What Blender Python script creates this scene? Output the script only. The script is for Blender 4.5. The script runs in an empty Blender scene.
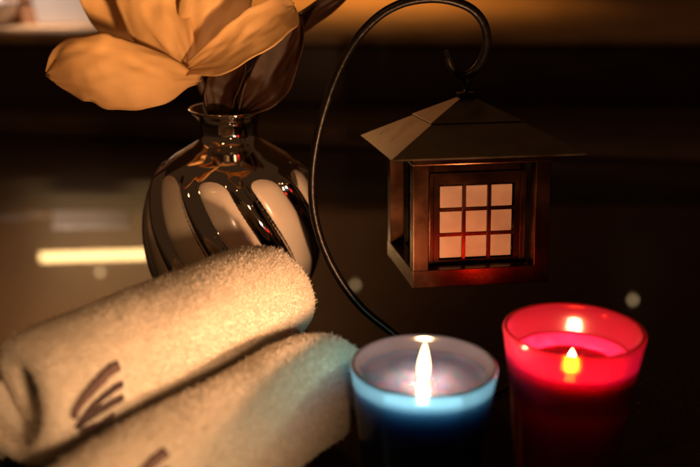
import bpy, bmesh, math, random
import numpy as np
from mathutils import Vector, Matrix, noise

random.seed(7)
rng = np.random.default_rng(7)
sc = bpy.context.scene
C = bpy.data.collections.new('scene'); sc.collection.children.link(C)

# ------------------------------------------------------------------ camera
CAM = Vector((0, 0, .28)); PITCH = math.radians(18); FPX = 972.0
cam = bpy.data.cameras.new('camera'); cam_o = bpy.data.objects.new('camera', cam); C.objects.link(cam_o)
cam_o.location = CAM; cam_o.rotation_euler = (math.pi / 2 - PITCH, 0, 0)
cam.sensor_width = 36; cam.lens = FPX / 700 * 36
cam.clip_start = .01; cam.clip_end = 50
cam.dof.use_dof = True; cam.dof.focus_distance = .60; cam.dof.aperture_fstop = 4.6
sc.camera = cam_o

# ------------------------------------------------------------------ exposure and world
sc.view_settings.view_transform = 'Standard'; sc.view_settings.look = 'None'
sc.view_settings.exposure = 0; sc.view_settings.gamma = 1
sc.render.engine = 'CYCLES'
sc.cycles.max_bounces = 14; sc.cycles.transparent_max_bounces = 24
sc.cycles.caustics_reflective = False; sc.cycles.caustics_refractive = False
sc.cycles.sample_clamp_indirect = 4
sc.cycles.use_denoising = True
w = bpy.data.worlds.new('World'); sc.world = w; w.use_nodes = True
w.node_tree.nodes['Background'].inputs[0].default_value = (.30, .14, .06, 1)
w.node_tree.nodes['Background'].inputs[1].default_value = .12

# ------------------------------------------------------------------ room lamps and an added flower fill (outside the frame)
def lamp(name, kind, loc, energy, col, size=.1, size_y=None, target=None, spread=None):
    l = bpy.data.lights.new(name, kind); o = bpy.data.objects.new(name, l); C.objects.link(o)
    o.location = loc; l.energy = energy; l.color = col
    if kind == 'AREA':
        l.size = size
        if size_y: l.shape = 'RECTANGLE'; l.size_y = size_y
        if spread: l.spread = spread
    else:
        l.shadow_soft_size = size
    if target is not None:
        d = Vector(target) - Vector(loc); o.rotation_euler = d.to_track_quat('-Z', 'Y').to_euler()
    return o
AMB = (1, .47, .16)
def seen_in_counter(px, py, Y):
    """where a lamp hangs (at distance Y) whose mirror image in the counter shows at a photo pixel"""
    u = (px - 350) / FPX; v = (233.5 - py) / FPX
    d = Vector((u, math.cos(PITCH) + v * math.sin(PITCH), -math.sin(PITCH) + v * math.cos(PITCH))) * 1
    p = CAM + d * (Y / d.y)
    return Vector((p.x, p.y, -p.z))
s0, s1 = seen_in_counter(42, 253, 2.3), seen_in_counter(205, 257, 2.3)
lamp('strip_light', 'AREA', (s0 + s1) / 2, .46, (1, .60, .235), (s1 - s0).length, .020, (-.42, .6, .0))
lamp('room_lamp', 'AREA', (-.40, -.15, .95), .85, AMB, .07, None, (-.08, .6, .1))
lamp('flower_fill', 'AREA', (.26, -.12, .14), .165, (1, .50, .20), .06, None, (-.140, .64, .265), math.radians(14))  # added fill that brightens the petals, not a lamp of the room
lamp('front_lamp', 'AREA', (.05, .06, .17), .062, (1, .54, .25), .04, None, (-.130, .46, .045), math.radians(36))
lamp('over_lamp', 'AREA', (.16, 1.0, 1.15), .02, (1, .50, .19), .14, None, (.07, .6, .1))
lamp('shelf_lamp', 'AREA', (-.02, 2.2, 1.25), 1.9, (1, .40, .07), .22, None, (.0, 1.93, .1), math.radians(44))
lamp('niche_lamp', 'AREA', (-.62, 1.20, 1.30), .95, (1, .78, .64), .08, None, (-.45, 1.54, .17), math.radians(13))
lamp('wall_lamp', 'AREA', (-.98, 2.1, 1.5), 8, (1, .52, .23), .12, None, (-.72, 2.6, 1.08), math.radians(75))
for (x, y, e) in ((100, 272, .014), (355, 285, .009), (633, 300, .011), (645, 198, .003), (32, 188, .009)):
    lamp('downlight', 'POINT', seen_in_counter(x, y, 2.3), e, (1, .66, .32), .006)

# ------------------------------------------------------------------ helpers
CP, SP = math.cos(PITCH), math.sin(PITCH)
def at(px, py, Y):
    """point on the plane y = Y seen at photo pixel (px, py)"""
    u = (px - 350) / FPX; v = (233.5 - py) / FPX
    d = Vector((u, CP + v * SP, -SP + v * CP))
    return CAM + d * (Y / d.y)
def proj(P):
    P = np.asarray(P, float) - np.array(CAM)
    z = P[..., 1] * CP - P[..., 2] * SP
    return np.stack([350 + FPX * P[..., 0] / z, 233.5 - FPX * (P[..., 1] * SP + P[..., 2] * CP) / z], -1)

def tag(o, label=None, cat=None, group=None, kind=None):
    if label: o['label'] = label
    if cat: o['category'] = cat
    if group: o['group'] = group
    if kind: o['kind'] = kind
    return o
def empty(name, loc=(0, 0, 0), rot=(0, 0, 0)):
    o = bpy.data.objects.new(name, None); o.empty_display_size = .02
    C.objects.link(o); o.location = loc; o.rotation_euler = rot
    return o
def mesh_obj(name, verts, faces, mat, parent=None, smooth=True):
    me = bpy.data.meshes.new(name)
    me.from_pydata([tuple(v) for v in verts], [], [tuple(f) for f in faces]); me.update()
    if smooth:
        me.polygons.foreach_set('use_smooth', [True] * len(me.polygons))
    if mat: me.materials.append(mat)
    o = bpy.data.objects.new(name, me); C.objects.link(o)
    if parent: o.parent = parent
    return o
def bm_obj(name, bm, mat, parent=None, smooth=False):
    me = bpy.data.meshes.new(name); bm.to_mesh(me); bm.free()
    if smooth: me.polygons.foreach_set('use_smooth', [True] * len(me.polygons))
    if mat: me.materials.append(mat)
    o = bpy.data.objects.new(name, me); C.objects.link(o)
    if parent: o.parent = parent
    return o
def lathe(prof, n=96, close=False):
    V = []; F = []
    for (r, z) in prof:
        for k in range(n):
            a = 2 * math.pi * k / n
            V.append((r * math.cos(a), r * math.sin(a), z))
    m = len(prof)
    for i in range(m if close else m - 1):
        for k in range(n):
            j = (i + 1) % m
            F.append((i * n + k, i * n + (k + 1) % n, j * n + (k + 1) % n, j * n + k))
    return V, F
def smooth_prof(pts, per=8):
    """Catmull-Rom through (r, z) points"""
    P = [Vector((p[0], p[1], 0)) for p in pts]
    P = [2 * P[0] - P[1]] + P + [2 * P[-1] - P[-2]]
    out = []
    for i in range(1, len(P) - 2):
        for k in range(per):
            t = k / per
            a, b, c, d = P[i - 1], P[i], P[i + 1], P[i + 2]
            q = .5 * (2 * b + (c - a) * t + (2 * a - 5 * b + 4 * c - d) * t * t + (3 * b - a - 3 * c + d) * t ** 3)
            out.append((max(q.x, 0), q.y))
    out.append(tuple(pts[-1]))
    return out
def catmull(P, per=8):
    P = [Vector(p) for p in P]; P = [2 * P[0] - P[1]] + P + [2 * P[-1] - P[-2]]
    out = []
    for i in range(1, len(P) - 2):
        for k in range(per):
            t = k / per
            a, b, c, d = P[i - 1], P[i], P[i + 1], P[i + 2]
            out.append(.5 * (2 * b + (c - a) * t + (2 * a - 5 * b + 4 * c - d) * t * t + (3 * b - a - 3 * c + d) * t ** 3))
    out.append(P[-2])
    return out
def tube(pts, rad, n=14):
    """swept round bar with closed ends; rad is a number or a list"""
    V = []; F = []
    m = len(pts); R = rad if isinstance(rad, (list, tuple)) else [rad] * m
    t0 = (pts[1] - pts[0]).normalized()
    ref = Vector((0, 1, 0)) if abs(t0.y) < .9 else Vector((1, 0, 0))
    nrm = (ref - t0 * ref.dot(t0)).normalized()
    for i, p in enumerate(pts):
        t = (pts[min(i + 1, m - 1)] - pts[max(i - 1, 0)]).normalized()
        nrm = (nrm - t * nrm.dot(t)).normalized(); b = t.cross(nrm)
        for k in range(n):
            a = 2 * math.pi * k / n
            V.append(p + (nrm * math.cos(a) + b * math.sin(a)) * R[i])
    for i in range(m - 1):
        for k in range(n):
            F.append((i * n + k, i * n + (k + 1) % n, (i + 1) * n + (k + 1) % n, (i + 1) * n + k))
    F.append(tuple(range(n))[::-1]); F.append(tuple((m - 1) * n + k for k in range(n)))
    return V, F
def box(bm, c, s, M=None):
    r = bmesh.ops.create_cube(bm, size=1)
    for v in r['verts']:
        v.co = Vector((v.co.x * s[0] + c[0], v.co.y * s[1] + c[1], v.co.z * s[2] + c[2]))
    return r['verts']
def bevel_all(bm, w, seg=2):
    bmesh.ops.bevel(bm, geom=list(bm.edges), offset=w, segments=seg, profile=.6, affect='EDGES')

# ------------------------------------------------------------------ materials
def mat(name):
    m = bpy.data.materials.new(name); m.use_nodes = True
    nt = m.node_tree; nt.nodes.clear()
    out = nt.nodes.new('ShaderNodeOutputMaterial')
    return m, nt, out
def nd(nt, t, **kw):
    n = nt.nodes.new(t)
    for k, v in kw.items():
        if k in n.inputs: n.inputs[k].default_value = v
        else: setattr(n, k, v)
    return n
def pbsdf(nt, out, col=(.5, .5, .5), rough=.5, metal=0, **kw):
    b = nt.nodes.new('ShaderNodeBsdfPrincipled')
    b.inputs['Base Color'].default_value = (*col, 1); b.inputs['Roughness'].default_value = rough
    b.inputs['Metallic'].default_value = metal
    for k, v in kw.items(): b.inputs[k.replace('_', ' ')].default_value = v
    nt.links.new(b.outputs[0], out.inputs['Surface'])
    return b
def noise_tex(nt, scale, detail=4, rough=.55, coord='Object', vec_scale=None):
    tc = nt.nodes.new('ShaderNodeTexCoord'); n = nt.nodes.new('ShaderNodeTexNoise')
    n.inputs['Scale'].default_value = scale; n.inputs['Detail'].default_value = detail; n.inputs['Roughness'].default_value = rough
    src = tc.outputs[coord]
    if vec_scale:
        mp = nt.nodes.new('ShaderNodeMapping'); mp.inputs['Scale'].default_value = vec_scale
        nt.links.new(src, mp.inputs[0]); src = mp.outputs[0]
    nt.links.new(src, n.inputs['Vector'])
    return n
def ramp(nt, src, stops):
    r = nt.nodes.new('ShaderNodeValToRGB')
    e = r.color_ramp.elements
    while len(e) < len(stops): e.new(.5)
    for i, (p, c) in enumerate(stops):
        e[i].position = p; e[i].color = (*c, 1) if len(c) == 3 else c
    nt.links.new(src, r.inputs[0])
    return r
def bump(nt, src, b, strength, dist):
    n = nt.nodes.new('ShaderNodeBump'); n.inputs['Strength'].default_value = strength; n.inputs['Distance'].default_value = dist
    nt.links.new(src, n.inputs['Height']); nt.links.new(n.outputs[0], b.inputs['Normal'])
    return n

def m_simple(name, c0, c1, rough, metal=0, scale=60, bs=.1, bd=.0004, r0=None, r1=None, vec_scale=None, **kw):
    m, nt, out = mat(name); b = pbsdf(nt, out, c0, rough, metal, **kw)
    n = noise_tex(nt, scale, vec_scale=vec_scale)
    r = ramp(nt, n.outputs[0], [(.35, c0), (.65, c1)]); nt.links.new(r.outputs[0], b.inputs['Base Color'])
    if r0 is not None:
        q = ramp(nt, n.outputs[0], [(.3, (r0,) * 3), (.7, (r1,) * 3)]); nt.links.new(q.outputs[0], b.inputs['Roughness'])
    if bs: bump(nt, n.outputs[0], b, bs, bd)
    return m

M = {}
# polished dark granite
m, nt, out = mat('granite'); b = pbsdf(nt, out, (.03, .02, .015), .1)
n1 = noise_tex(nt, 420, 3, .6); n2 = noise_tex(nt, 60, 4, .6)
r1 = ramp(nt, n1.outputs[0], [(.42, (.010, .006, .004)), (.60, (.030, .018, .011)), (.70, (.11, .075, .045))])
r2 = ramp(nt, n2.outputs[0], [(.3, (.55, .55, .55)), (.7, (1.2, 1.15, 1.1))])
mx = nt.nodes.new('ShaderNodeMix'); mx.data_type = 'RGBA'; mx.blend_type = 'MULTIPLY'; mx.inputs[0].default_value = 1
nt.links.new(r1.outputs[0], mx.inputs[6]); nt.links.new(r2.outputs[0], mx.inputs[7]); nt.links.new(mx.outputs[2], b.inputs['Base Color'])
r3 = ramp(nt, n2.outputs[0], [(.3, (.012,) * 3), (.7, (.03,) * 3)]); nt.links.new(r3.outputs[0], b.inputs['Coat Roughness'])
b.inputs['Coat Weight'].default_value = .85; b.inputs['Roughness'].default_value = .26
b.inputs['Specular IOR Level'].default_value = .22
M['granite'] = m
M['dark_wood'] = m_simple('dark_wood', (.026, .010, .006), (.042, .016, .009), .45, scale=14, vec_scale=(1, 6, 6))
M['ledge_stone'] = m_simple('ledge_stone', (.060, .032, .018), (.085, .046, .026), .55, scale=20)
M['platform_stone'] = m_simple('platform_stone', (.30, .18, .09), (.42, .27, .15), .5, scale=18)
M['plaster'] = m_simple('plaster', (.22, .15, .10), (.30, .21, .14), .9, scale=6)
M['pale_ceramic'] = m_simple('pale_ceramic', (.72, .66, .62), (.8, .74, .70), .35, scale=20)
M['brown_wicker'] = m_simple('brown_wicker', (.16, .07, .03), (.26, .12, .05), .7, scale=90)
M['chrome'] = m_simple('chrome', (.80, .74, .68), (.84, .78, .71), .035, 1, scale=30, bs=.02, bd=.0003, r0=.025, r1=.06)
M['cream_glaze'] = m_simple('cream_glaze', (.78, .67, .57), (.84, .73, .62), .22, scale=40, bs=.04, bd=.0003, Coat_Weight=.3)
M['iron'] = m_simple('iron', (.012, .010, .009), (.022, .018, .015), .34, .6, scale=220, bs=.5, bd=.0006)
M['bronze'] = m_simple('bronze', (.050, .021, .011), (.070, .030, .016), .28, 1, scale=40, bs=.05, bd=.0003, r0=.18, r1=.30)
M['roof_metal'] = m_simple('roof_metal', (.21, .165, .12), (.28, .22, .16), .32, 1, scale=60, bs=.05, bd=.0003, r0=.26, r1=.42)
M['milk_glass'] = m_simple('milk_glass', (.22, .135, .095), (.30, .185, .13), .35, scale=55, bs=.1)
M['plinth'] = m_simple('plinth', (.07, .045, .03), (.10, .065, .042), .3, .7, scale=60)

# towelling
m, nt, out = mat('towel_cotton'); b = pbsdf(nt, out, (.80, .76, .70), 1.0)
n = noise_tex(nt, 900, 2); r = ramp(nt, n.outputs[0], [(.3, (.70, .66, .60)), (.7, (.84, .80, .75))]); nt.links.new(r.outputs[0], b.inputs['Base Color'])
bump(nt, n.outputs[0], b, .6, .001); b.inputs['Specular IOR Level'].default_value = .1
M['towel'] = m
m, nt, out = mat('towel_pile')
d = nd(nt, 'ShaderNodeBsdfDiffuse', Color=(.90, .86, .80, 1)); tr = nd(nt, 'ShaderNodeBsdfTranslucent', Color=(.90, .86, .80, 1))
mi = nd(nt, 'ShaderNodeMixShader', Fac=.5); nt.links.new(d.outputs[0], mi.inputs[1]); nt.links.new(tr.outputs[0], mi.inputs[2]); nt.links.new(mi.outputs[0], out.inputs[0])
M['pile'] = m
M['thread_brown'] = m_simple('thread_brown', (.11, .068, .064), (.15, .095, .09), .8, scale=600, bs=.6, bd=.0006)
M['thread_dark'] = m_simple('thread_dark', (.045, .026, .026), (.07, .042, .042), .8, scale=600, bs=.6, bd=.0006)

# petals and leaves
def m_leaf(name, c0, c1, c2, trans, rough, veins=1.0):
    m, nt, out = mat(name)
    n = noise_tex(nt, 38, 3, .55); nv = noise_tex(nt, 26, 4, .6, 'UV', (1, 9, 1))
    r = ramp(nt, n.outputs[0], [(.30, c0), (.62, c1), (.74, c1), (.80, c2)])
    b = pbsdf(nt, out, c0, rough); nt.links.new(r.outputs[0], b.inputs['Base Color'])
    bump(nt, nv.outputs[0], b, .22 * veins, .0012)
    t = nt.nodes.new('ShaderNodeBsdfTranslucent'); nt.links.new(r.outputs[0], t.inputs[0])
    mi = nd(nt, 'ShaderNodeMixShader', Fac=trans)
    nt.links.new(b.outputs[0], mi.inputs[1]); nt.links.new(t.outputs[0], mi.inputs[2]); nt.links.new(mi.outputs[0], out.inputs[0])
    return m
M['petal'] = m_leaf('petal', (.74, .49, .22), (.82, .56, .27), (.76, .26, .11), .45, .55)
M['leaf'] = m_leaf('leaf', (.055, .024, .012), (.085, .038, .018), (.10, .045, .022), .35, .4)
M['stem'] = m_simple('stem', (.035, .022, .012), (.06, .035, .018), .6, scale=120)

# candle glass: hazy tinted wall, clear enough to see through, scattering the flame's light forward
def m_cup(name, clear, scatter, back, haze, f_scatter, f_haze, rough, gloss):
    m, nt, out = mat(name)
    t = nd(nt, 'ShaderNodeBsdfTransparent', Color=(*clear, 1))
    s1 = nd(nt, 'ShaderNodeBsdfTranslucent', Color=(*scatter, 1)); s2 = nd(nt, 'ShaderNodeBsdfDiffuse', Color=(*back, 1))
    s = nd(nt, 'ShaderNodeMixShader', Fac=.4); nt.links.new(s1.outputs[0], s.inputs[1]); nt.links.new(s2.outputs[0], s.inputs[2])
    h = nd(nt, 'ShaderNodeBsdfRefraction', Color=(*haze, 1), Roughness=rough, IOR=1.22)
    a = nd(nt, 'ShaderNodeMixShader', Fac=f_scatter); nt.links.new(t.outputs[0], a.inputs[1]); nt.links.new(s.outputs[0], a.inputs[2])
    c = nd(nt, 'ShaderNodeMixShader', Fac=f_haze); nt.links.new(a.outputs[0], c.inputs[1]); nt.links.new(h.outputs[0], c.inputs[2])
    g = nd(nt, 'ShaderNodeBsdfGlossy', Color=(1, 1, 1, 1), Roughness=gloss)
    fr = nd(nt, 'ShaderNodeFresnel', IOR=1.30)
    e = nt.nodes.new('ShaderNodeMixShader'); nt.links.new(fr.outputs[0], e.inputs[0]); nt.links.new(c.outputs[0], e.inputs[1]); nt.links.new(g.outputs[0], e.inputs[2])
    nt.links.new(e.outputs[0], out.inputs[0])
    return m
M['blue_glass'] = m_cup('blue_glass', (.34, .64, .85), (.15, .36, .70), (.05, .05, .08), (.5, .7, .85), .36, .12, .3, .10)
M['red_glass'] = m_cup('red_glass', (.90, .20, .06), (.95, .07, .90), (.55, .03, .10), (.95, .20, .02), .40, .38, .40, .13)
def m_wax(name, col, rad, scale, rough, clear, f_wax, vol, dens):
    m, nt, out = mat(name)
    b = pbsdf(nt, out, col, rough); b.inputs['Subsurface Weight'].default_value = .9
    b.inputs['Subsurface Radius'].default_value = rad; b.inputs['Subsurface Scale'].default_value = scale
    n = noise_tex(nt, 110, 3); bump(nt, n.outputs[0], b, .12, .001)
    t = nd(nt, 'ShaderNodeBsdfTransparent', Color=(*clear, 1))
    mi = nt.nodes.new('ShaderNodeMixShader')
    r = ramp(nt, n.outputs[0], [(.3, (f_wax * .75,) * 3), (.7, (f_wax * 1.3,) * 3)]); nt.links.new(r.outputs[0], mi.inputs[0])
    nt.links.new(t.outputs[0], mi.inputs[1]); nt.links.new(b.outputs[0], mi.inputs[2]); nt.links.new(mi.outputs[0], out.inputs['Surface'])
    v = nd(nt, 'ShaderNodeVolumeAbsorption', Color=(*vol, 1), Density=dens); nt.links.new(v.outputs[0], out.inputs['Volume'])
    return m
M['blue_wax'] = m_wax('blue_wax', (.40, .46, .97), (.10, .70, .80), .005, .15, (.80, .88, .95), .036, (.20, .45, .58), 640)
M['red_wax'] = m_wax('red_wax', (.88, .03, .22), (1, .06, .3), .010, .2, (.95, .30, .45), .42, (.55, .10, .15), 230)
def m_pool(name, col):
    m, nt, out = mat(name)
    t = nd(nt, 'ShaderNodeBsdfTransparent', Color=(*col, 1)); g = nd(nt, 'ShaderNodeBsdfGlossy', Color=(1, 1, 1, 1), Roughness=.14)
    fr = nd(nt, 'ShaderNodeFresnel', IOR=1.20); e = nt.nodes.new('ShaderNodeMixShader')
    n = noise_tex(nt, 90, 3); bp = nd(nt, 'ShaderNodeBump', Strength=.35, Distance=.001); nt.links.new(n.outputs[0], bp.inputs['Height'])
    nt.links.new(bp.outputs[0], g.inputs['Normal']); nt.links.new(bp.outputs[0], fr.inputs['Normal'])
    nt.links.new(fr.outputs[0], e.inputs[0]); nt.links.new(t.outputs[0], e.inputs[1]); nt.links.new(g.outputs[0], e.inputs[2]); nt.links.new(e.outputs[0], out.inputs[0])
    return m
M['blue_pool'] = m_pool('blue_pool', (.92, .92, .95))
M['red_pool'] = m_pool('red_pool', (.97, .9, .93))
def m_flame(name, s):
    m, nt, out = mat(name)
    tc = nt.nodes.new('ShaderNodeTexCoord'); sp = nt.nodes.new('ShaderNodeSeparateXYZ'); nt.links.new(tc.outputs['Generated'], sp.inputs[0])
    r = ramp(nt, sp.outputs[2], [(0, (.35, .16, .10)), (.22, (1, .50, .16)), (.6, (1, .62, .26)), (1, (1, .50, .14))])
    e = nd(nt, 'ShaderNodeEmission', Strength=s); nt.links.new(r.outputs[0], e.inputs[0])
    t = nt.nodes.new('ShaderNodeBsdfTransparent'); a = nt.nodes.new('ShaderNodeAddShader')
    nt.links.new(e.outputs[0], a.inputs[0]); nt.links.new(t.outputs[0], a.inputs[1]); nt.links.new(a.outputs[0], out.inputs[0])
    return m
M['flame'] = m_flame('flame', 9)
M['wick'] = m_simple('wick', (.01, .008, .007), (.03, .02, .015), .9, scale=800)

# ------------------------------------------------------------------ the setting
o = mesh_obj('counter', [(-3, -.8, 0), (3, -.8, 0), (3, 3.0, 0), (-3, 3.0, 0)], [(0, 1, 2, 3)], M['granite'], smooth=False)
tag(o, 'dark polished brown granite counter top with soft reflections', kind='structure')

def prism_block(name, a, b, depth, z0, z1, m, bev=.004):
    """long block whose front edge runs from a to b (x, y)"""
    a = Vector((*a, 0)); b = Vector((*b, 0)); t = (b - a).normalized(); n = Vector((-t.y, t.x, 0))
    a = a - t * 1.6; b = b + t * 1.6
    bm = bmesh.new()
    lo = [bm.verts.new(p + Vector((0, 0, z0))) for p in (a, b, b + n * depth, a + n * depth)]
    hi = [bm.verts.new(p + Vector((0, 0, z1))) for p in (a, b, b + n * depth, a + n * depth)]
    bm.faces.new(lo[::-1]); bm.faces.new(hi)
    for k in range(4): bm.faces.new((lo[k], lo[(k + 1) % 4], hi[(k + 1) % 4], hi[k]))
    bevel_all(bm, bev, 3)
    o = bm_obj(name, bm, m, None, True)
    return o
o = prism_block('ledge', (-.48, 1.30), (.40, 1.135), .60, .0, .028, M['ledge_stone'], .006); tag(o, 'low brown stone ledge along the back of the counter', kind='structure')
o = prism_block('platform', (-.52, 1.375), (.55, 1.355), 1.4, .029, .112, M['dark_wood']); tag(o, 'dark wooden step face behind the low ledge', kind='structure')
o = prism_block('platform_top', (-.52, 1.36), (.55, 1.34), 1.43, .1125, .128, M['platform_stone'], .006); tag(o, 'amber lit stone top of the raised step', kind='structure')
o = mesh_obj('back_wall', [(-3, 2.6, .1), (3, 2.6, .1), (3, 2.6, 2.6), (-3, 2.6, 2.6)], [(0, 1, 2, 3)], M['plaster'], smooth=False); tag(o, 'plain plaster back wall above the step', kind='structure')

# ------------------------------------------------------------------ things far behind, out of focus
p = at(84, 30, 1.52)
t = empty('planter', (p.x, 1.52, .128)); tag(t, 'pale square ceramic planter behind the blossom on the raised step', 'planter')
bm = bmesh.new()
rings = [(0, .050), (.004, .053), (.055, .060), (.058, .059), (.055, .055), (.02, .050)]
prev = None
for (z, h) in rings:
    vs = [bm.verts.new((sx * h, sy * h, z)) for sx, sy in ((-1, -1), (1, -1), (1, 1), (-1, 1))]
    if prev:
        for k in range(4): bm.faces.new((prev[k], prev[(k + 1) % 4], vs[(k + 1) % 4], vs[k]))
    else: bm.faces.new(vs[::-1])
    prev = vs
bm.faces.new(prev)
bm_obj('pot', bm, M['pale_ceramic'], t)
bm = bmesh.new(); box(bm, (0, 0, .040), (.10, .10, .008)); bm_obj('soil', bm, M['stem'], t)

p = at(33, 30, 1.52)
t = empty('storage_box', (p.x, 1.50, .128)); tag(t, 'small brown lidded box beside the pale planter', 'box')
bm = bmesh.new(); box(bm, (0, 0, .016), (.056, .05, .032)); bevel_all(bm, .003); bm_obj('body', bm, M['brown_wicker'], t)
bm = bmesh.new(); box(bm, (0, 0, .0385), (.060, .054, .011)); bevel_all(bm, .003); bm_obj('lid', bm, M['brown_wicker'], t)
p = at(-6, 30, 1.46)
t = empty('bowl', (p.x, 1.47, .128)); tag(t, 'small white round bowl standing in for a bright window beside the brown lidded box', 'bowl')  # white bowl shape put in for the bright window behind
V, F = lathe(smooth_prof([(0, 0), (.018, 0), (.020, .004), (.032, .018), (.036, .034), (.034, .034), (.029, .018), (.016, .008), (0, .006)], 4), 40)
mesh_obj('body', V, F, M['pale_ceramic'], t)

# ------------------------------------------------------------------ vase
VX, VY = at(232, 230, .66).x, .665
vase = empty('vase', (VX, VY, 0)); tag(vase, 'round silver vase with twisted cream bands holding the blossom', 'vase')
prof_pts = [(.0405, .0), (.0435, .002), (.0505, .018), (.0585, .042), (.0618, .066), (.0605, .086), (.0545, .107), (.0435, .1190), (.0310, .1272), (.0225, .1325), (.0200, .1365), (.0198, .141), (.0215, .1480), (.0268, .1535)]
prof_pts = [(r * (.962 if z < .112 else 1), z) for r, z in prof_pts]
PROF = smooth_prof(prof_pts, 8)
full = [(0.001, 0)] + PROF + [(.0276, .1545), (.0270, .1552), (.0256, .1548), (.0205, .148), (.0175, .141), (.0180, .133), (.022, .122), (.03, .11), (.03, .03), (.001, .02)]
def twist(z):
    f = min(1, max(0, (.1155 - z) / (.1155 - .003)) ** (1 / 1.15)); return math.radians(62) * f ** 1.1
NS = 360
V, F = lathe(full, NS)
for i in range(len(V)):
    x, y, z = V[i]
    if i // NS <= len(PROF) and z < .1175:
        a = math.degrees(math.atan2(y, x) - twist(z)) + 90 + 10 - 20
        u = ((a + 20) % 40 - 20) / 8.0
        if abs(u) < 1:
            k = 1 + .0046 * (1 - u * u) * min(1, (.1175 - z) / .006) * min(1, z / .01) / max(math.hypot(x, y), .01)
            V[i] = (x * k, y * k, z)
mesh_obj('body', V, F, M['chrome'], vase)
prof_z = np.array([q[1] for q in PROF]); prof_r = np.array([q[0] for q in PROF])
def vr(z): return float(np.interp(z, prof_z, prof_r))
def band(a0):
    """one cream band: a bulging strip that twists down the body, round at its top"""
    zt, zb = .1155, .003; nz, nw = 46, 12
    V = []; F = []
    for i in range(nz + 1):
        f = i / nz; z = zt + (zb - zt) * (f ** 1.15)
        tw = a0 + math.radians(62) * (f ** 1.1)
        hw = math.radians(12.5) * min(1, math.sqrt(max(0, 1 - (1 - min(f / .10, 1)) ** 2)) + .02)
        for k in range(nw + 1):
            u = k / nw * 2 - 1
            a = tw + hw * u
            r = vr(z) + .0024 * (1 - abs(u) ** 3.0) * min(1, f / .06 + .05) - .0006
            V.append((r * math.cos(a), r * math.sin(a), z))
    for i in range(nz):
        for k in range(nw):
            q = i * (nw + 1) + k
            F.append((q, q + 1, q + nw + 2, q + nw + 1))
    return V, F
for k in range(9):
    V, F = band(math.radians(-90 - 10 + 40 * k)); mesh_obj('band', V, F, M['cream_glaze'], vase)

# ------------------------------------------------------------------ blossom
def blade(name, cl, side, widths, cup, m, parent, ripple=.0015, thick=.0007, seed=0, fold=0, nu=26, nv=18):
    """petal or leaf: a curved sheet with real thickness; cl centre line, side the across vectors, widths half-widths"""
    P = catmull(cl, 8); n = len(P)
    S = catmull(side, 8) if len(side) > 1 else [Vector(side[0])] * n
    Wd = catmull([Vector((x, 0, 0)) for x in widths], 8)
    V = []; F = []; uv = []
    for i in range(n):
        f = i / (n - 1)
        tg = (P[min(i + 1, n - 1)] - P[max(i - 1, 0)]).normalized()
        s = S[min(i * len(S) // n, len(S) - 1)]; s = (s - tg * s.dot(tg)).normalized(); nr = tg.cross(s)
        wd = max(Wd[min(i * len(Wd) // n, len(Wd) - 1)].x, .0002)
        if f > .82: wd *= math.sqrt(max(.004, 1 - ((f - .82) / .18) ** 2))
        for k in range(nv + 1):
            u = k / nv * 2 - 1
            q = P[i] + s * (wd * u) + nr * (cup * wd * (u * u)) + nr * (fold * wd * abs(u))
            nn = noise.noise(Vector((f * 3.2 + seed * 7.1, u * 1.8, seed))) * (.3 + abs(u)) + .5 * noise.noise(Vector((f * 9 + seed, u * 5, seed * 3)))
            V.append(q + nr * (ripple * nn) + s * (ripple * .8 * noise.noise(Vector((f * 6, seed * 3.3, u)))) * abs(u)); uv.append((f, u))
    for i in range(n - 1):
        for k in range(nv):
            q = i * (nv + 1) + k
            F.append((q, q + 1, q + nv + 2, q + nv + 1))
    o = mesh_obj(name, V, F, m, parent)
    l = o.data.uv_layers.new(name='UVMap')
    for lp in o.data.loops: l.data[lp.index].uv = uv[lp.vertex_index]
    md = o.modifiers.new('thickness', 'SOLIDIFY'); md.thickness = thick; md.offset = 0
    return o
FY = .655
fl = empty('blossom', (VX, VY, .10)); tag(fl, 'large cream artificial blossom with brown leaves standing in the silver vase', 'flower')
inv = Matrix.Translation(-Vector((VX, VY, .10)))
def A(px, py, Y): return inv @ at(px, py, Y)
px = lambda k: k / FPX * .68
blade('petal', [A(200, 78, .640), A(160, 74, .615), A(115, 71, .600), A(78, 68, .600), A(47, 74, .610)], [Vector((.05, .45, 1)), Vector((0, .5, .9)), Vector((-.1, .3, 1)), Vector((-.1, .2, 1)), Vector((0, .1, 1))],
      [px(7), px(26), px(33), px(29), px(20)], .36, M['petal'], fl, .0040, seed=1)
blade('petal', [A(176, 66, .675), A(132, 34, .690), A(110, 0, .700), A(100, -38, .705), A(104, -70, .70)], [Vector((.8, -.35, .5)), Vector((1, -.3, .2)), Vector((1, -.2, 0))],
      [px(8), px(22), px(27), px(24), px(5)], -.25, M['petal'], fl, .0034, seed=2)
blade('petal', [A(191, 74, .645), A(172, 42, .645), A(150, 5, .660), A(140, -40, .675), A(142, -80, .68)], [Vector((.9, -.3, .45)), Vector((1, -.1, .25)), Vector((1, 0, .1))],
      [px(6), px(23), px(32), px(30), px(6)], .28, M['petal'], fl, .0034, seed=3)
blade('petal', [A(190, 62, .655), A(205, 26, .650), A(217, -10, .655), A(222, -50, .67), A(215, -84, .68)], [Vector((1, -.25, -.35)), Vector((1, .1, -.1)), Vector((1, .1, 0))],
      [px(8), px(28), px(34), px(30), px(6)], .30, M['petal'], fl, .0034, seed=4)
blade('petal', [A(188, 70, .635), A(220, 56, .618), A(252, 36, .612), A(276, 18, .622), A(294, 6, .640)], [Vector((-.4, .55, .75)), Vector((-.5, .5, .7)), Vector((-.5, .3, .8))],
      [px(6), px(17), px(21), px(18), px(11)], .30, M['petal'], fl, .0022, seed=5)
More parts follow.
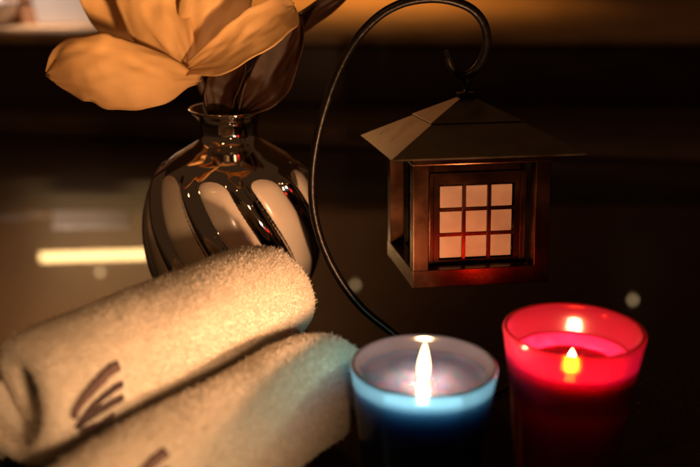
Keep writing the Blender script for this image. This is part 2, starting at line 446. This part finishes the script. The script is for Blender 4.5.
blade('petal', [A(196, 66, .69), A(190, 20, .715), A(182, -20, .72), A(180, -70, .72)], [Vector((1, 0, 0))],
      [px(10), px(28), px(34), px(8)], .2, M['petal'], fl, .0034, seed=6)
blade('leaf', [A(228, 116, .662), A(250, 84, .668), A(282, 48, .672), A(322, 14, .672), A(362, -14, .67)], [Vector((-.6, .3, -.7)), Vector((-.6, .4, -.7))],
      [px(6), px(18), px(24), px(19), px(3)], .22, M['leaf'], fl, .0024, seed=8, fold=.12)
blade('leaf', [A(236, 118, .652), A(258, 96, .650), A(276, 72, .646), A(292, 44, .646), A(300, 14, .65)], [Vector((-.7, .2, -.5)), Vector((-.8, .1, -.4))],
      [px(6), px(17), px(20), px(14), px(3)], .25, M['leaf'], fl, .0024, seed=9, fold=.15)
blade('leaf', [A(218, 120, .655), A(222, 95, .652), A(232, 72, .655), A(240, 40, .66)], [Vector((-1, .2, -.2))],
      [px(6), px(16), px(17), px(3)], .3, M['leaf'], fl, .002, seed=10, fold=.2)
V, F = tube(catmull([A(222, 150, .665), A(213, 118, .662), A(205, 96, .655), A(197, 74, .648)], 6), .0028, 12)
mesh_obj('stem', V, F, M['stem'], fl)
V, F = tube(catmull([A(236, 130, .652), A(240, 104, .648), A(247, 80, .6465), A(262, 52, .648)], 6), .0008, 8)
mesh_obj('leaf_stalk', V, F, M['stem'], fl)
V, F = lathe(smooth_prof([(0, 0), (.005, .001), (.0075, .006), (.006, .011), (0, .013)], 5), 24)
cxo = mesh_obj('calyx', V, F, M['stem'], fl); cxo.location = A(197, 78, .65)

# ------------------------------------------------------------------ towels
class Roll:
    def __init__(s, center, direction, L, R, seed, turns=1.85, phase=0.):
        s.c = np.array(center, float); d = np.array(direction, float); s.t = d / np.linalg.norm(d)
        s.n = np.array([s.t[1], -s.t[0], 0.]); s.L = L; s.R = R; s.seed = seed; s.turns = turns; s.phase = phase
        s.pitch = .0138; s.th = .0104
    def frame(s, a, phi, rad):
        """world point; a along the axis, phi from the side facing the camera (n) up over the top"""
        a = np.asarray(a, float); phi = np.asarray(phi, float); rad = np.asarray(rad, float)
        x = rad * np.cos(phi); z = rad * np.sin(phi)
        x = x * 1.03; z = z * .975
        return s.c + a[..., None] * s.t + x[..., None] * s.n + z[..., None] * np.array([0, 0, 1.])
    def rad_at(s, phi_total):
        # phi_total runs back from 0 (outer free edge) inward
        return s.R - s.th / 2 - s.pitch * phi_total / (2 * np.pi)
    def wob(s, a, phi):
        q = np.zeros(np.shape(a))
        it = np.nditer(q, flags=['multi_index'], op_flags=['writeonly'])
        A_, P_ = np.broadcast_arrays(a, phi)
        for e in it:
            i = it.multi_index
            aa, pp = A_[i], P_[i]
            v = Vector((aa * 26, math.cos(pp) * 1.1 + s.seed, math.sin(pp) * 1.1))
            e[...] = .0019 * noise.noise(v) + .0004 * noise.noise(v * 4)
        return q
    def taper(s, a): return 1 - .17 * np.minimum(np.abs(np.asarray(a) / (s.L / 2)), 1.03) ** 8
    def outer(s, a, phi, lift=0.):
        """point on the outermost surface; phi is the angle in the frame above"""
        u = np.mod(phi - s.phase, 2 * np.pi)
        r = s.rad_at(u) + s.th / 2
        return s.frame(a, phi, (r + s.wob(a, phi)) * s.taper(a) + lift)
    def build(s, parent, clear=None):
        steps = int(54 * s.turns); na = 40
        prof = []
        h = s.th / 2; L2 = s.L / 2
        for k in range(na + 1): prof.append((-L2 + h + (s.L - 2 * h) * k / na, h))
        for k in range(1, 8): ang = math.pi / 2 - math.pi * k / 8; prof.append((L2 - h + h * math.cos(ang), h * math.sin(ang)))
        for k in range(na + 1): prof.append((L2 - h - (s.L - 2 * h) * k / na, -h))
        for k in range(1, 8): ang = -math.pi / 2 - math.pi * k / 8; prof.append((-L2 + h + h * math.cos(ang), h * math.sin(ang)))
        pa = np.array(prof); m = len(prof)
        V = []; F = []
        for i in range(steps + 1):
            u = i / steps * s.turns * 2 * math.pi
            phi = s.phase + u
            r0 = s.rad_at(u)
            off = .0022 * math.sin(u * .9 + s.seed) + .0012 * math.sin(u * 2.3 + s.seed * 2)
            a = pa[:, 0] + off * np.sign(pa[:, 0]) * (np.abs(pa[:, 0]) > L2 * .8)
            a = a * (1 - .16 * min(1, max(0, u / 6.283 - .55) / .5) ** 1.0)
            fat = 1.0
            if i < 4: fat = (i + 1) / 5 * .6 + .3
            rr = (r0 + pa[:, 1] * fat + s.wob(pa[:, 0], np.full(m, phi)) * (1 if u < 7 else .4)) * s.taper(pa[:, 0])
            V.append(s.frame(a, np.full(m, phi), np.maximum(rr, .0005)))
        V = np.concatenate(V)
        for i in range(steps):
            for k in range(m):
                F.append((i * m + k, i * m + (k + 1) % m, (i + 1) * m + (k + 1) % m, (i + 1) * m + k))
        F.append(tuple(range(m))[::-1]); F.append(tuple(steps * m + k for k in range(m)))
        org = np.array(parent.location)
        o = mesh_obj('roll', V - org, F, M['towel'], parent)
        # terry pile on the outer turn and on the rolled edges
        tri = []
        for i in range(steps):
            outer_turn = i / steps * s.turns < 1.08
            for k in range(m):
                edge = abs(pa[k, 0]) > L2 - .011
                if (outer_turn and pa[k, 1] > 0) or edge:
                    q = (i * m + k, i * m + (k + 1) % m, (i + 1) * m + (k + 1) % m, (i + 1) * m + k)
                    tri.append((q[0], q[1], q[2])); tri.append((q[0], q[2], q[3]))
        tri = np.array(tri); a_, b_, c_ = V[tri[:, 0]], V[tri[:, 1]], V[tri[:, 2]]
        nr = np.cross(b_ - a_, c_ - a_); ar = np.linalg.norm(nr, axis=1) + 1e-12; nr = nr / ar[:, None]
        if np.mean(np.sum(nr[:2000] * ((a_[:2000] - s.c) - ((a_[:2000] - s.c) @ s.t)[:, None] * s.t), 1)) < 0: nr = -nr
        N = 260000
        ix = rng.choice(len(tri), N, p=ar / ar.sum()); r1, r2 = np.sqrt(rng.random(N)), rng.random(N)
        P = a_[ix] * (1 - r1)[:, None] + b_[ix] * (r1 * (1 - r2))[:, None] + c_[ix] * (r1 * r2)[:, None]
        if clear is not None:
            keep = np.ones(N, bool)
            for cpt, rad in clear: keep &= np.sum((P - cpt) ** 2, 1) > rad * rad
            P = P[keep]; ix = ix[keep]; N = len(P)
        D = nr[ix] + rng.normal(0, .55, (N, 3)); D /= np.linalg.norm(D, axis=1)[:, None]
        D2 = D + rng.normal(0, .6, (N, 3)); D2 /= np.linalg.norm(D2, axis=1)[:, None]
        ln = rng.uniform(.0008, .0019, N); ln = np.where(rng.random(N) < .035, rng.uniform(.0022, .0038, N), ln)[:, None]
        sd = np.cross(D, rng.normal(0, 1, (N, 3))); sd /= np.linalg.norm(sd, axis=1)[:, None] + 1e-9
        wd = .00016
        P0 = P - nr[ix] * .0004; P1 = P + D * ln * .6; P2 = P1 + D2 * ln * .45
        VV = np.empty((N, 5, 3)); VV[:, 0] = P0 - sd * wd; VV[:, 1] = P0 + sd * wd; VV[:, 2] = P1 + sd * wd; VV[:, 3] = P1 - sd * wd; VV[:, 4] = P2
        VV = VV.reshape(-1, 3) - org
        me = bpy.data.meshes.new('terry_pile'); me.vertices.add(N * 5); me.vertices.foreach_set('co', VV.ravel())
        base = np.arange(N)[:, None] * 5
        loops = np.concatenate([base + np.array([0, 1, 2, 3]), base + np.array([3, 2, 4])], 1).ravel()
        me.loops.add(len(loops)); me.loops.foreach_set('vertex_index', loops)
        me.polygons.add(N * 2)
        st = np.stack([np.arange(N) * 7, np.arange(N) * 7 + 4], 1).ravel(); me.polygons.foreach_set('loop_start', st)
        me.polygons.foreach_set('loop_total', np.tile([4, 3], N)); me.update(calc_edges=True); me.validate()
        me.materials.append(M['pile'])
        q = bpy.data.objects.new('terry_pile', me); C.objects.link(q); q.parent = parent; q['kind'] = 'stuff'
        return o
    def locate(s, pxy):
        """(a, phi) of the visible surface point at a photo pixel"""
        a = np.linspace(-s.L / 2, s.L / 2, 260)[:, None]; ph = np.linspace(-.9, 2.3, 380)[None, :]
        if not hasattr(s, '_g'):
            a_, p_ = np.broadcast_arrays(a, ph)
            r = s.R * np.ones_like(a_)
            s._g = (a_, p_, proj(s.frame(a_, p_, r * s.taper(a_))))
            nn = np.cos(p_)[..., None] * s.n + np.sin(p_)[..., None] * np.array([0, 0, 1.])
            s._f = np.sum(nn * (np.array(CAM) - s.frame(a_, p_, r)), -1) > 0
        a_, p_, g = s._g
        d = np.sum((g - np.array(pxy)) ** 2, -1) + np.where(s._f, 0, 1e9)
        i = np.unravel_index(d.argmin(), d.shape)
        return a_[i], p_[i]
STROKES = [([(80, 431), (83, 419), (96, 399), (111, 381), (123, 371)], [1.6, 2.8, 3.8, 4.2, 4.4], 'thread_brown'),
           ([(83, 439), (97, 420), (114, 402), (127, 393)], [1.6, 2.2, 2.6, 2.4], 'thread_dark'),
           ([(80, 443), (94, 431), (111, 418), (127, 409)], [2.0, 2.6, 3.0, 2.6], 'thread_dark'),
           ([(82, 447), (100, 440), (118, 427)], [2.0, 2.6, 1.6], 'thread_dark')]
def emblem(roll, parent, shift):
    org = np.array(parent.location); clear = []
    for pts, wd, mt in STROKES:
        P = [p.xy for p in catmull([Vector((x + shift[0], y + shift[1], 0)) for x, y in pts], 7)]
        W_ = [p.x for p in catmull([Vector((x, 0, 0)) for x in wd], 7)]
        AP = [roll.locate((p.x, p.y)) for p in P]
        a = np.polyval(np.polyfit(np.arange(len(AP)), [q[0] for q in AP], 3), np.arange(len(AP))); ph = np.polyval(np.polyfit(np.arange(len(AP)), [q[1] for q in AP], 3), np.arange(len(AP)))
        V = []; F = []; n = len(P)
        for i in range(n):
            da = a[min(i + 1, n - 1)] - a[max(i - 1, 0)]; dp = (ph[min(i + 1, n - 1)] - ph[max(i - 1, 0)]) * roll.R
            ll = math.hypot(da, dp) + 1e-9; h = W_[i] / FPX * .74
            clear.append((roll.outer(np.array([a[i]]), np.array([ph[i]]))[0], h * .9))
            for u, lift in ((-1, .0002), (-.8, .0014), (0, .0018), (.8, .0014), (1, .0002)):
                jit = 1 + .35 * noise.noise(Vector((i * .9, u * 3, shift[0])))
                aa = a[i] - dp / ll * h * u * jit; pp = ph[i] + da / ll * h * u * jit / roll.R
                V.append(roll.outer(np.array([aa]), np.array([pp]), lift)[0] - org)
        for i in range(n - 1):
            for k in range(4):
                F.append((i * 5 + k, i * 5 + k + 1, i * 5 + k + 6, i * 5 + k + 5))
        mesh_obj('emblem_stroke', V, F, M[mt], parent)
    return clear
DIR = Vector((.109, .149, 0)).normalized(); NRM = Vector((DIR.y, -DIR.x, 0))
tip1 = Vector((-.053, .545, .0665)); L1, R1 = .192, .0405
c1 = tip1 + DIR * .016 - DIR * (L1 / 2)
def towel(c, L, R, seed, phase, label, shift):
    t = empty('towel', (c.x, c.y, 0)); tag(t, label, 'towel', 'rolled white towels')
    r = Roll(c, DIR, L, R, seed, phase=phase)
    r.build(t, emblem(r, t, shift) if shift is not None else None)
    return r
towel(c1, L1, R1, 1.3, math.radians(190), 'rolled white terry towel lying on top of the other rolls before the vase', (4, -8))
c2 = c1 + NRM * .0630 - DIR * .028; c2.z = .0375
towel(c2, L1, .0375, 4.1, math.radians(200), 'rolled white terry towel lying on the counter beside the blue candle', (51, 71))
c3 = c1 - NRM * .0600 - DIR * .018; c3.z = .0320
towel(c3, L1 - .05, .0320, 8.7, math.radians(140), 'rolled white terry towel under the top roll next to the vase foot', None)

# ------------------------------------------------------------------ candles
def candle(name, label, loc, H, Rt, Rb, level, dip, glass, wax, pool, flame_h, flame_r, e_hi, e_lo, lean):
    t = empty(name, loc); tag(t, label, 'candle', 'lit candles in glass cups')
    wl = .0028
    def ro(z): f = z / H; return Rb + (Rt - Rb) * (f ** 1.15)
    zs = [H * k / 20 for k in range(21)]
    prof = [(.001, .0)] + [(Rb - .002, 0), (Rb - .0005, .0008)] + [(ro(z), z) for z in zs[1:-1]] + [(Rt - .0001, H - .0012), (Rt - .0005, H - .0004), (Rt - wl / 2, H), (Rt - wl + .0005, H - .0004), (Rt - wl + .0001, H - .0012)]
    prof += [(ro(z) - wl, z) for z in zs[-2:1:-1]] + [(ro(.008) - wl - .002, .0065), (.001, .006)]
    V, F = lathe(prof, 96); mesh_obj('glass_cup', V, F, glass, t)
    wz = H - level; n = 40
    pw = [(.001, .0075)] + [(ro(z) - wl - .0004, z) for z in np.linspace(.0085, wz + .0012, 14)]
    rr = ro(wz) - wl - .0004
    pw += [(rr - .0008, wz + .0010), (rr - .0022, wz + .0002), (rr - .006, wz - .0004 - dip * .35), (rr * .6, wz - .0006 - dip * .75), (rr * .35, wz - .0010 - dip * .95), (.004, wz - .0014 - dip), (.001, wz - .0014 - dip)]
    V, F = lathe(pw, 72)
    V = [(x, y, z + (.0005 * noise.noise(Vector((x * 140, y * 140, 3.1 * H))) if z > wz - .002 - dip else 0)) for x, y, z in V]
    mesh_obj('wax', V, F, wax, t)
    pz, pr = (wz + .0012, rr - .0016) if dip < .002 else (wz - dip * .55, rr * .80)
    V, F = lathe([(pr - .0003, pz + .0004), (pr - .0012, pz), (pr * .5, pz), (.0012, pz)], 72)
    mesh_obj('liquid_wax', V, F, pool, t)
    V, F = tube(catmull([Vector((0, 0, wz - dip - .002)), Vector((.0003, 0, wz - dip + .002)), Vector((.0012, 0, wz - dip + .0045))], 5), .0007, 8)
    mesh_obj('wick', V, F, M['wick'], t)
    fb = wz - dip + .0016
    pf = smooth_prof([(.0002, 0), (flame_r * .8, flame_h * .05), (flame_r, flame_h * .27), (flame_r * .86, flame_h * .5), (flame_r * .5, flame_h * .76), (flame_r * .17, flame_h * .94), (.0001, flame_h)], 6)
    V, F = lathe(pf, 28); V = [(x + lean * (z / flame_h) ** 2, y, z + fb) for x, y, z in V]
    mesh_obj('flame', V, F, M['flame'], t)
    for z, e in ((fb + flame_h * .72, e_hi), (fb + flame_h * .35, e_lo)):
        o = lamp('flame_light', 'POINT', (0, 0, z), e, (1, .50, .23), .0028); o.parent = t
    return t
candle('blue_candle', 'lit candle in a clear blue tinted glass cup beside the towels', (.0362, .4335, 0), .0725, .0362, .0290, .0088, .0008, M['blue_glass'], M['blue_wax'], M['blue_pool'], .0190, .0031, 1.2, .34, .0004)
candle('red_candle', 'lit candle in a red glass cup below the lantern', (.1135, .4535, 0), .0825, .0358, .0262, .0165, .0060, M['red_glass'], M['red_wax'], M['red_pool'], .0095, .0027, .14, .30, 0)

# ------------------------------------------------------------------ lantern
def PY(z): return .575 + .026 * min(1, max(0, z / .19))
ALOC = Vector((.072, .601, .0653 + .1099))     # roof apex, where it hangs
la = empty('lantern', ALOC - Vector((0, 0, .1099)), (-.0884, 0, .1423)); tag(la, 'small bronze house lantern with nine pale panes hanging from the curved hook', 'lantern')
# origin at the base; the tilt turns about the apex
Rm = Matrix.Rotation(.1423, 4, 'Z') @ Matrix.Rotation(-.0884, 4, 'X')
la.location = ALOC - (Rm @ Vector((0, 0, .1099)))
w_, hB = .042, .0800
pt = .0095
for sx in (-1, 1):
    for sy in (-1, 1):
        bm = bmesh.new(); box(bm, (sx * (w_ - pt / 2), sy * (w_ - pt / 2), hB / 2 + .004), (pt, pt, hB - .008)); bevel_all(bm, .0005)
        bm_obj('post', bm, M['bronze'], la)
bm = bmesh.new()
for s in (-1, 1):
    box(bm, (0, s * (w_ - pt / 2), .0045), (2 * w_ + .0006, pt + .0006, .011)); box(bm, (s * (w_ - pt / 2), 0, .0045), (pt + .0005, 2 * w_ - 2 * pt, .0106))
bevel_all(bm, .0005); bm_obj('bottom_frame', bm, M['bronze'], la)
bm = bmesh.new()
for s in (-1, 1):
    box(bm, (0, s * (w_ - pt / 2), hB - .003), (2 * w_ + .0006, pt + .0006, .0076)); box(bm, (s * (w_ - pt / 2), 0, hB - .003), (pt + .0005, 2 * w_ - 2 * pt, .0072))
bevel_all(bm, .0005); bm_obj('top_frame', bm, M['bronze'], la)
bm = bmesh.new(); box(bm, (0, 0, .0025), (2 * w_ - 2 * pt + .001, 2 * w_ - 2 * pt + .001, .003)); bm_obj('floor_plate', bm, M['plinth'], la)
# inner house with its window
iw = .0295; zi0, zi1 = .0042, hB - .002; op = .0235; oz0, oz1 = .0125, .0590
inner = empty('inner_house'); inner.parent = la
def frame_panel(ay, rot):
    """a square panel with a window opening, built of four bars"""
    bm = bmesh.new(); tk = .003
    box(bm, (-(iw + op) / 2, 0, (zi0 + zi1) / 2), (iw - op, tk, zi1 - zi0)); box(bm, ((iw + op) / 2, 0, (zi0 + zi1) / 2), (iw - op, tk, zi1 - zi0))
    box(bm, (0, 0, (zi0 + oz0) / 2), (2 * op, tk - .0002, oz0 - zi0)); box(bm, (0, 0, (zi1 + oz1) / 2), (2 * op, tk - .0002, zi1 - oz1))
    R_ = Matrix.Rotation(rot, 4, 'Z') @ Matrix.Translation((0, -ay, 0))
    bmesh.ops.transform(bm, matrix=R_, verts=bm.verts)
    return bm
for q in range(4):
    bm = frame_panel(iw - .0015, q * math.pi / 2)
    o = bm_obj('side_panel', bm, M['bronze'], inner)
    # raised moulding round the window
    R_ = Matrix.Rotation(q * math.pi / 2, 4, 'Z') @ Matrix.Translation((0, -(iw + .0002), 0))
    pw_, ph_ = 2 * op / 3, (oz1 - oz0) / 3
    for i in range(3):
        for j in range(3):
            bm = bmesh.new(); box(bm, ((i - 1) * pw_, .0022, oz0 + (j + .5) * ph_), (pw_ - .0019, .0012, ph_ - .0019)); bevel_all(bm, .0003, 1)
            bmesh.ops.transform(bm, matrix=R_, verts=bm.verts); bm_obj('pane', bm, M['milk_glass'], inner)
    for i in (-1, 1):
        bm = bmesh.new(); box(bm, (i * pw_ / 2, .0016, (oz0 + oz1) / 2), (.0020, .0022, oz1 - oz0)); bmesh.ops.transform(bm, matrix=R_, verts=bm.verts); bm_obj('muntin', bm, M['bronze'], inner)
        bm = bmesh.new(); box(bm, (0, .0019, (oz0 + oz1) / 2 + i * ph_ / 2), (2 * op, .0022, .0020)); bmesh.ops.transform(bm, matrix=R_, verts=bm.verts); bm_obj('muntin', bm, M['bronze'], inner)
    bm = bmesh.new()
    mo = .0012
    for s in (-1, 1):
        box(bm, (s * (iw - .0012), -.0004, (zi0 + zi1 - .012) / 2), (.0018, mo, zi1 - zi0 - .012))
    box(bm, (0, -.0004, zi1 - .0125), (2 * iw - .001, mo + .0003, .0018))
    bmesh.ops.transform(bm, matrix=R_, verts=bm.verts); bm_obj('moulding', bm, M['bronze'], inner)
# roof: two flat skirts with a raised seam
def pyr(z0, h0, z1, h1, tk=.0016):
    bm = bmesh.new()
    L = []
    for z, h in ((z0, h0), (z1, h1), (z1 - tk, h1 - tk * .4), (z0 - tk, h0 - tk * 1.3)):
        L.append([bm.verts.new((sx * h, sy * h, z)) for sx, sy in ((-1, -1), (1, -1), (1, 1), (-1, 1))])
    for i in range(4):
        for k in range(4):
            bm.faces.new((L[i][k], L[i][(k + 1) % 4], L[(i + 1) % 4][(k + 1) % 4], L[(i + 1) % 4][k]))
    return bm
E_, zE = .0580, .0800
bm = pyr(zE - .0006, E_, .0960, .0270, .0010); bevel_all(bm, .0003, 1); bm_obj('roof_skirt', bm, M['roof_metal'], la)
bm = pyr(.0962, .0285, .1085, .0045, .0014); bevel_all(bm, .0004, 2); bm_obj('roof_top', bm, M['roof_metal'], la)
bm = bmesh.new(); box(bm, (0, 0, .1098), (.0105, .0105, .0036)); bevel_all(bm, .0008); bm_obj('cap', bm, M['iron'], la)
def ring_pts(c, R, axis, n=28):
    c = Vector(c); out = []
    for k in range(n + 1):
        a = 2 * math.pi * k / n
        out.append(c + (Vector((R * math.cos(a), 0, R * math.sin(a))) if axis == 'y' else Vector((0, R * math.cos(a), R * math.sin(a)))))
    return out
V, F = tube(ring_pts((0, 0, .1168), .0048, 'x'), .0013, 10); mesh_obj('hanging_ring', V, F, M['iron'], la)

# ------------------------------------------------------------------ stand with the curved hook
st = empty('lantern_stand', (.066, .568, 0)); tag(st, 'black iron stand with a tall curved hook carrying the lantern', 'stand')
pix = [(447, 50), (450, 62), (456, 72), (464, 76), (474, 71), (483, 58), (487, 40), (483, 22), (470, 8), (448, 0), (424, -1), (398, 5), (374, 20), (352, 46), (334, 82), (321, 122), (313, 165), (313, 205), (322, 243), (339, 278), (362, 308), (390, 331), (416, 352), (440, 374)]
pts = []
for i, (x, y) in enumerate(pix):
    Y = .601
    if i > 16: Y = .601 - .026 * ((i - 16) / 7) ** 1.3
    pts.append(at(x, y, Y))
end = pts[-1]
pts[-1].z = max(pts[-1].z, .006)
so = Vector(st.location)
P = [q - so for q in catmull(pts, 8)]
R_ = [.0027] * len(P)
for i in range(5): R_[i] = .0027 * (.55 + .45 * i / 5)
V, F = tube(P, R_, 16); mesh_obj('hook', V, F, M['iron'], st)
V, F = lathe([(.001, 0), (.0365, 0), (.038, .0008), (.0385, .0022), (.0375, .0036), (.034, .0045), (.012, .0062), (.006, .0085), (.001, .0088)], 96)
mesh_obj('base_plate', V, F, M['plinth'], st)
